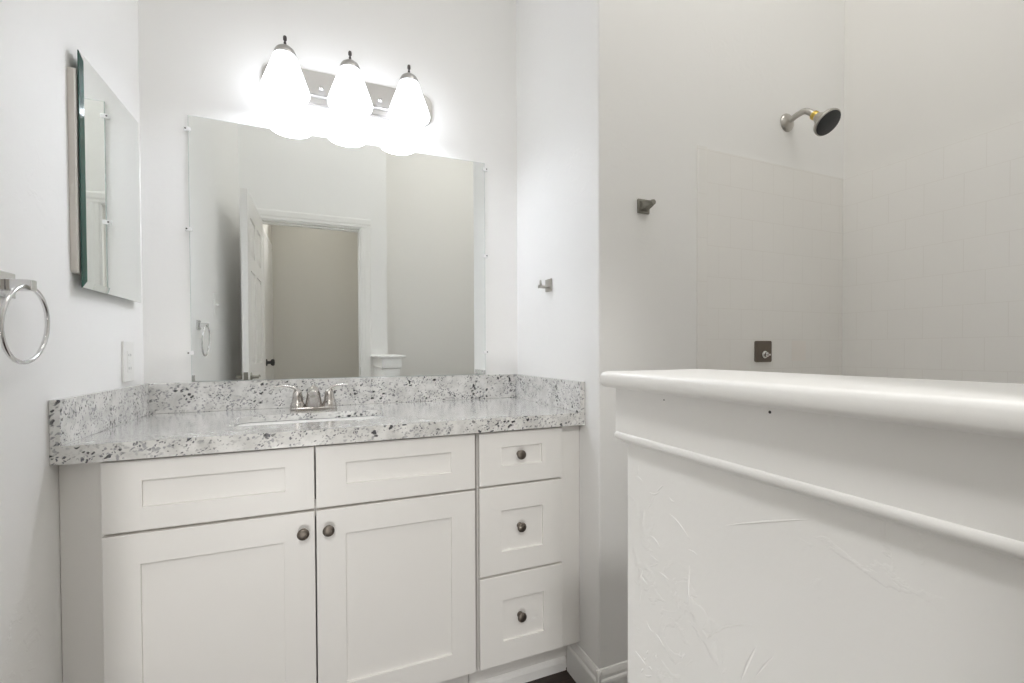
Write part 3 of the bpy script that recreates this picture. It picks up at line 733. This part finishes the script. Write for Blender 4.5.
# ------------------------------------------------------------------ small wall hardware
hk = thing('robe_hook', 'small square satin robe hook on the bright wall beside the wall mirror', 'hook', (W, -0.311, 1.32))
obj('wall_plate', one_box(W - 0.0075, W - 0.0006, -0.334, -0.288, 1.299, 1.345, 0.0015), M['nickel'], hk)
b = bmesh.new()
tube(b, spline([(W - 0.0075, -0.311, 1.318, 0.008), (W - 0.02, -0.311, 1.315, 0.006), (W - 0.038, -0.311, 1.315, 0.006), (W - 0.046, -0.311, 1.316, 0.007)], 5), 14)
tube(b, spline([(W - 0.034, -0.311, 1.315, 0.0045), (W - 0.038, -0.311, 1.328, 0.004), (W - 0.038, -0.311, 1.340, 0.003)], 5), 10)
obj('hook_arm', b, M['nickel'], hk, smooth=True, auto=50)
bp_ = thing('towel_bar_post', 'lone square satin bracket with a stubby post on the shower wall', 'bracket', (1.513, -S, 1.54))
obj('wall_plate', one_box(1.490, 1.535, -S - 0.008, -S - 0.0006, 1.5175, 1.5625, 0.0015), M['satin'], bp_)
b = bmesh.new()
prism(b, [(-0.014, -0.014), (0.014, -0.014), (0.014, 0.014), (-0.014, 0.014)], lambda a, c, d: (1.5125 + a * (1 if d < 0.001 else 0.55), -S - 0.008 - d, 1.540 + c * (1 if d < 0.001 else 0.55)), 0.0, 0.036)
lathe(b, [(0.0085, 0), (0.0095, 0.006), (0.008, 0.012), (0, 0.013)], (1.5125, -S - 0.043, 1.540), (0, -1, 0), 16)
obj('post', b, M['satin'], bp_)
vp = thing('shower_valve', 'dark bronze shower valve plate on the tile below the shower head', 'valve', (2.0585, -S, 1.067))
obj('valve_plate', prism(bmesh.new(), rrect(2.017, 2.1002, 1.0285, 1.107, 0.006), lambda a, c, d: (a, d, c), -S - 0.0030, -S - 0.009), M['bronze'], vp)
b = lathe(bmesh.new(), [(0.014, 0), (0.014, 0.004), (0.0085, 0.006), (0.0085, 0.014), (0.0, 0.015)], (2.060, -S - 0.009, 1.056), (0, -1, 0), 20)
box(b, 2.0565, 2.0635, -S - 0.034, -S - 0.02, 1.0525, 1.0595, 0.001)
obj('valve_stem', b, M['chrome'], vp, smooth=True, auto=40)

# shower head
sh = thing('shower_fitting', 'dark faced shower head on a bent nickel arm high on the shower wall', 'shower head', (2.186, -S, 1.937))
SXc = 2.186
obj('wall_flange', lathe(bmesh.new(), [(0.034, 0.0005), (0.034, 0.004), (0.030, 0.009), (0.020, 0.014), (0.012, 0.017), (0.0, 0.018)], (SXc, -S, 1.937), (0, -1, 0), 28), M['nickel'], sh, smooth=True, auto=50)
obj('shower_arm', tube(bmesh.new(), spline([(SXc, -S - 0.01, 1.937, 0.0105), (SXc, -S - 0.04, 1.946, 0.0105), (SXc, -S - 0.070, 1.947, 0.0105), (SXc, -S - 0.092, 1.932, 0.0105), (SXc, -S - 0.106, 1.915, 0.0105)], 6), 16), M['nickel'], sh, smooth=True, auto=50)
ax = Vector((0, -0.70, -0.714)).normalized()
p0 = Vector((SXc, -S - 0.103, 1.919))
obj('coupling', lathe(bmesh.new(), [(0.0135, 0), (0.0155, 0.002), (0.0155, 0.010), (0.0135, 0.012), (0.0155, 0.0135), (0.0150, 0.020), (0.0, 0.020)], p0, ax, 12), M['brass'], sh, smooth=True, auto=30)
p1 = p0 + ax * 0.018
hd_ = obj('spray_head', lathe(bmesh.new(), [(0.0145, 0), (0.0160, 0.004), (0.0190, 0.012), (0.0270, 0.026), (0.0380, 0.038), (0.0445, 0.044), (0.0465, 0.049), (0.0465, 0.055), (0.0440, 0.057), (0, 0.057)], p1, ax, 36), M['nickel'], sh, smooth=True, auto=50)
obj('spray_face', lathe(bmesh.new(), [(0.0430, 0.0565), (0.0430, 0.0590), (0.0400, 0.0605), (0, 0.0612)], p1, ax, 36), M['rubber'], hd_, smooth=True, auto=40)
